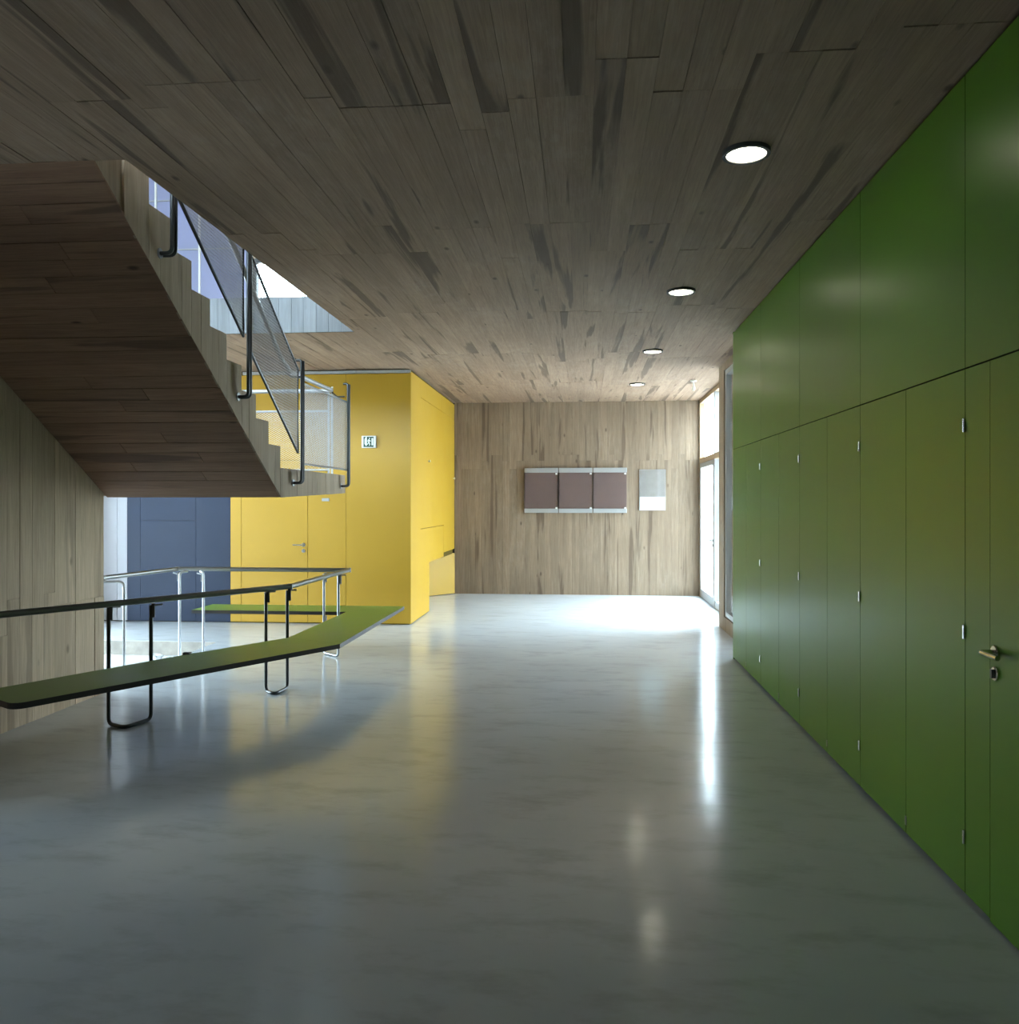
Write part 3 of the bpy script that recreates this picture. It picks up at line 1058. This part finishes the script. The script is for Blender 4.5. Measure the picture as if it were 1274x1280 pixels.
gdr = struct(empty('door_1', (GX, 2.7, 0)), 'green flush door with steel lever handle and lock beside the green cupboards')
MB().box(GX + .024, 2.11, 0.92, 3.409, 0.03, Z_T - .004).build('body', 'green_dark', gdr)
front('side_strip', GX, GX + .022, 3.212, 3.408, 0.022, Z_J - .003, gdr)
leaf = front('leaf', GX, GX + .022, 2.20, 3.209, 0.012, Z_J - .003, gdr)
front('leaf', GX, GX + .022, 0.93, 2.197, 0.012, Z_J - .003, gdr)
front('upper_panel', GX, GX + .022, 2.17, 3.408, Z_J + .003, Z_T, gdr)
front('upper_panel', GX, GX + .022, 0.93, 2.166, Z_J + .003, Z_T, gdr)
lever(gdr, (GX, 3.165, 1.02), (-1, 0, 0), (0, -1, 0))
far_end = struct(box('trim_2', GX + .001, 1.74, 8.421, 8.44, 0, CEIL, 'green_paint'), 'green end panel of the cupboard row')

# ================================================================== DOWNLIGHTS
LAB = ['round recessed ceiling lamp by the green cupboard next to the handled green door',
       'round recessed ceiling lamp by the second green cupboard from the tall window',
       'round recessed ceiling lamp near the tall window',
       'round recessed ceiling lamp closest to the concrete end wall']
for (x, y), lab in zip([(0.80, 4.10), (0.80, 6.74), (0.80, 9.38), (0.80, 11.98)], LAB):
    dl = empty('downlight', (x, y, CEIL - .02), lab, 'ceiling lamp', 'row of recessed ceiling lamps')
    MB().lathe([(.095, 0), (.114, 0), (.114, .022), (.095, .022), (.095, 0)], (x, y, CEIL - .02), 2, 40, False).build('ring', 'lamp_ring', dl, True)
    MB().lathe([(0, .005), (.094, .005), (.094, .012), (0, .012)], (x, y, CEIL - .02), 2, 40).build('diffuser', 'lamp_glow', dl, True)

# small white sensor on the ceiling by the entrance
s = empty('ceiling_sensor', (1.56, 11.7, CEIL), 'small white sensor hanging from the ceiling by the entrance glazing', 'sensor')
MB().lathe([(0, 0), (.045, 0), (.045, -.015), (.012, -.02), (.012, -.09), (0, -.09)], (1.56, 11.7, CEIL - .004), 2, 18).build('base', 'plastic_white', s, True)
MB().lathe([(0, -.09), (.02, -.09), (.026, -.11), (.018, -.14), (0, -.145)], (1.56, 11.7, CEIL - .004), 2, 18).build('head', 'plastic_white', s, True)

# ================================================================== NOTICE CASES
WF = FARY - 0.016
LABN = ['flat glazed notice case with plain brown back, far from the framed sheet',
        'middle one of the three flat glazed notice cases on the concrete wall',
        'flat glazed notice case hanging next to the framed sheet']
for (x0, x1), lab in zip([(-0.968, -0.396), (-0.382, 0.183), (0.197, 0.762)], LABN):
    nc = empty('notice_case', ((x0 + x1) / 2, WF, 1.393), lab, 'notice board', 'notice cases on the end wall')
    MB().box(x0 + .004, x1 - .004, WF - .03, WF, 1.40, 2.15).build('back_panel', 'brown_back', nc)
    MB().bev(x0, x1, WF - .055, WF - .0, 2.075, 2.155, .004).build('top_rail', 'alu', nc)
    MB().bev(x0, x1, WF - .055, WF - .0, 1.393, 1.465, .004).build('bottom_rail', 'alu', nc)
    MB().box(x0 + .003, x1 - .003, WF - .046, WF - .041, 1.466, 2.074).build('pane', 'glass_case', nc)
    MB().box(x0 - .002, x0 + .006, WF - .05, WF - .001, 1.40, 2.15).build('side_edge', 'edge_dark', nc)
    for z in (1.475, 2.055):
        MB().bev(x1 - .045, x1 - .012, WF - .066, WF - .046, z - .014, z + .014, .003).build('lock', 'plastic_white', nc)
x0, x1 = 0.972, 1.41
fs = empty('framed_sheet', ((x0 + x1) / 2, WF, 1.435), 'pale sheet panel with grey upper part and white lower strip on the end wall', 'notice')
MB().box(x0, x1, WF - .012, WF, 1.435, 2.124).build('backing', 'alu', fs)
MB().box(x0 + .006, x1 - .006, WF - .015, WF - .0121, 1.665, 2.118).build('grey_field', 'paper_grey', fs)
MB().box(x0 + .006, x1 - .006, WF - .015, WF - .0121, 1.441, 1.663).build('white_strip', 'paper', fs)
MB().box(x0 + .002, x1 - .002, WF - .022, WF - .0165, 1.437, 2.122).build('pane', 'glass', fs)

# ================================================================== EXIT SIGN
ex0, ex1, ez0, ez1 = -2.815, -2.628, 2.27, 2.425
es = empty('exit_sign', (-2.72, YF, ez0), 'small white and green running-man exit sign on the yellow wall', 'sign')
MB().bev(ex0, ex1, YF - .03, YF - .001, ez0, ez1, .004).build('housing', 'plastic_white', es)
yy = YF - .0305
gx0, gx1, gz0, gz1 = ex0 + .026, ex1 - .030, ez0 + .012, ez1 - .012
MB().box(gx0, gx1, yy - .002, yy, gz0, gz1).build('green_field', 'sign_green', es)
W_, H_ = gx1 - gx0, gz1 - gz0


def sp(poly, name):
    MB().prism([(gx0 + a * W_, gz0 + c * H_) for a, c in poly], 1, yy - .0035, yy - .0021).build(name, 'sign_white', es) if False else \
        MB().add(*(lambda pl: ([(gx0 + a * W_, yy - .0035, gz0 + c * H_) for a, c in pl] + [(gx0 + a * W_, yy - .0021, gz0 + c * H_) for a, c in pl],
                              [tuple(range(len(pl))), tuple(range(2 * len(pl) - 1, len(pl) - 1, -1))] +
                              [(i, (i + 1) % len(pl), len(pl) + (i + 1) % len(pl), len(pl) + i) for i in range(len(pl))]))(poly)).build(name, 'sign_white', es)


sp([(.80, .16), (.97, .16), (.97, .86), (.80, .86)], 'door_mark')
sp([(.10, .30), (.20, .12), (.34, .12), (.34, .98), (.22, .98), (.10, .75)], 'side_mark')
circ = [(.60 + .055 * math.cos(t * math.pi / 5), .83 + .07 * math.sin(t * math.pi / 5)) for t in range(10)]
sp(circ, 'figure_head')
sp([(.50, .74), (.62, .72), (.60, .45), (.68, .28), (.62, .12), (.55, .14), (.59, .28), (.53, .40), (.45, .26), (.36, .22), (.34, .29), (.42, .34), (.49, .48), (.49, .62), (.43, .50), (.38, .53), (.44, .70)], 'figure_body')
sp([(.62, .70), (.73, .56), (.70, .51), (.60, .60)], 'figure_arm')

# crumpled scrap of paper lying behind the bench
bm = bmesh.new()
bmesh.ops.create_icosphere(bm, subdivisions=2, radius=0.05)
for v in bm.verts:
    v.co *= R.uniform(0.55, 1.25)
    v.co.z = v.co.z * 0.8
me_v = [(v.co.x * 1.3 - 4.62, v.co.y + 8.62, v.co.z - 0.16 + .045) for v in bm.verts]
bm.verts.index_update()
me_f = [[v.index for v in f.verts] for f in bm.faces]
bm.free()
ps = MB().add(me_v, me_f).build('paper_scrap', 'paper')
tag(ps, 'crumpled white scrap lying on the sunken floor behind the bench', 'paper')
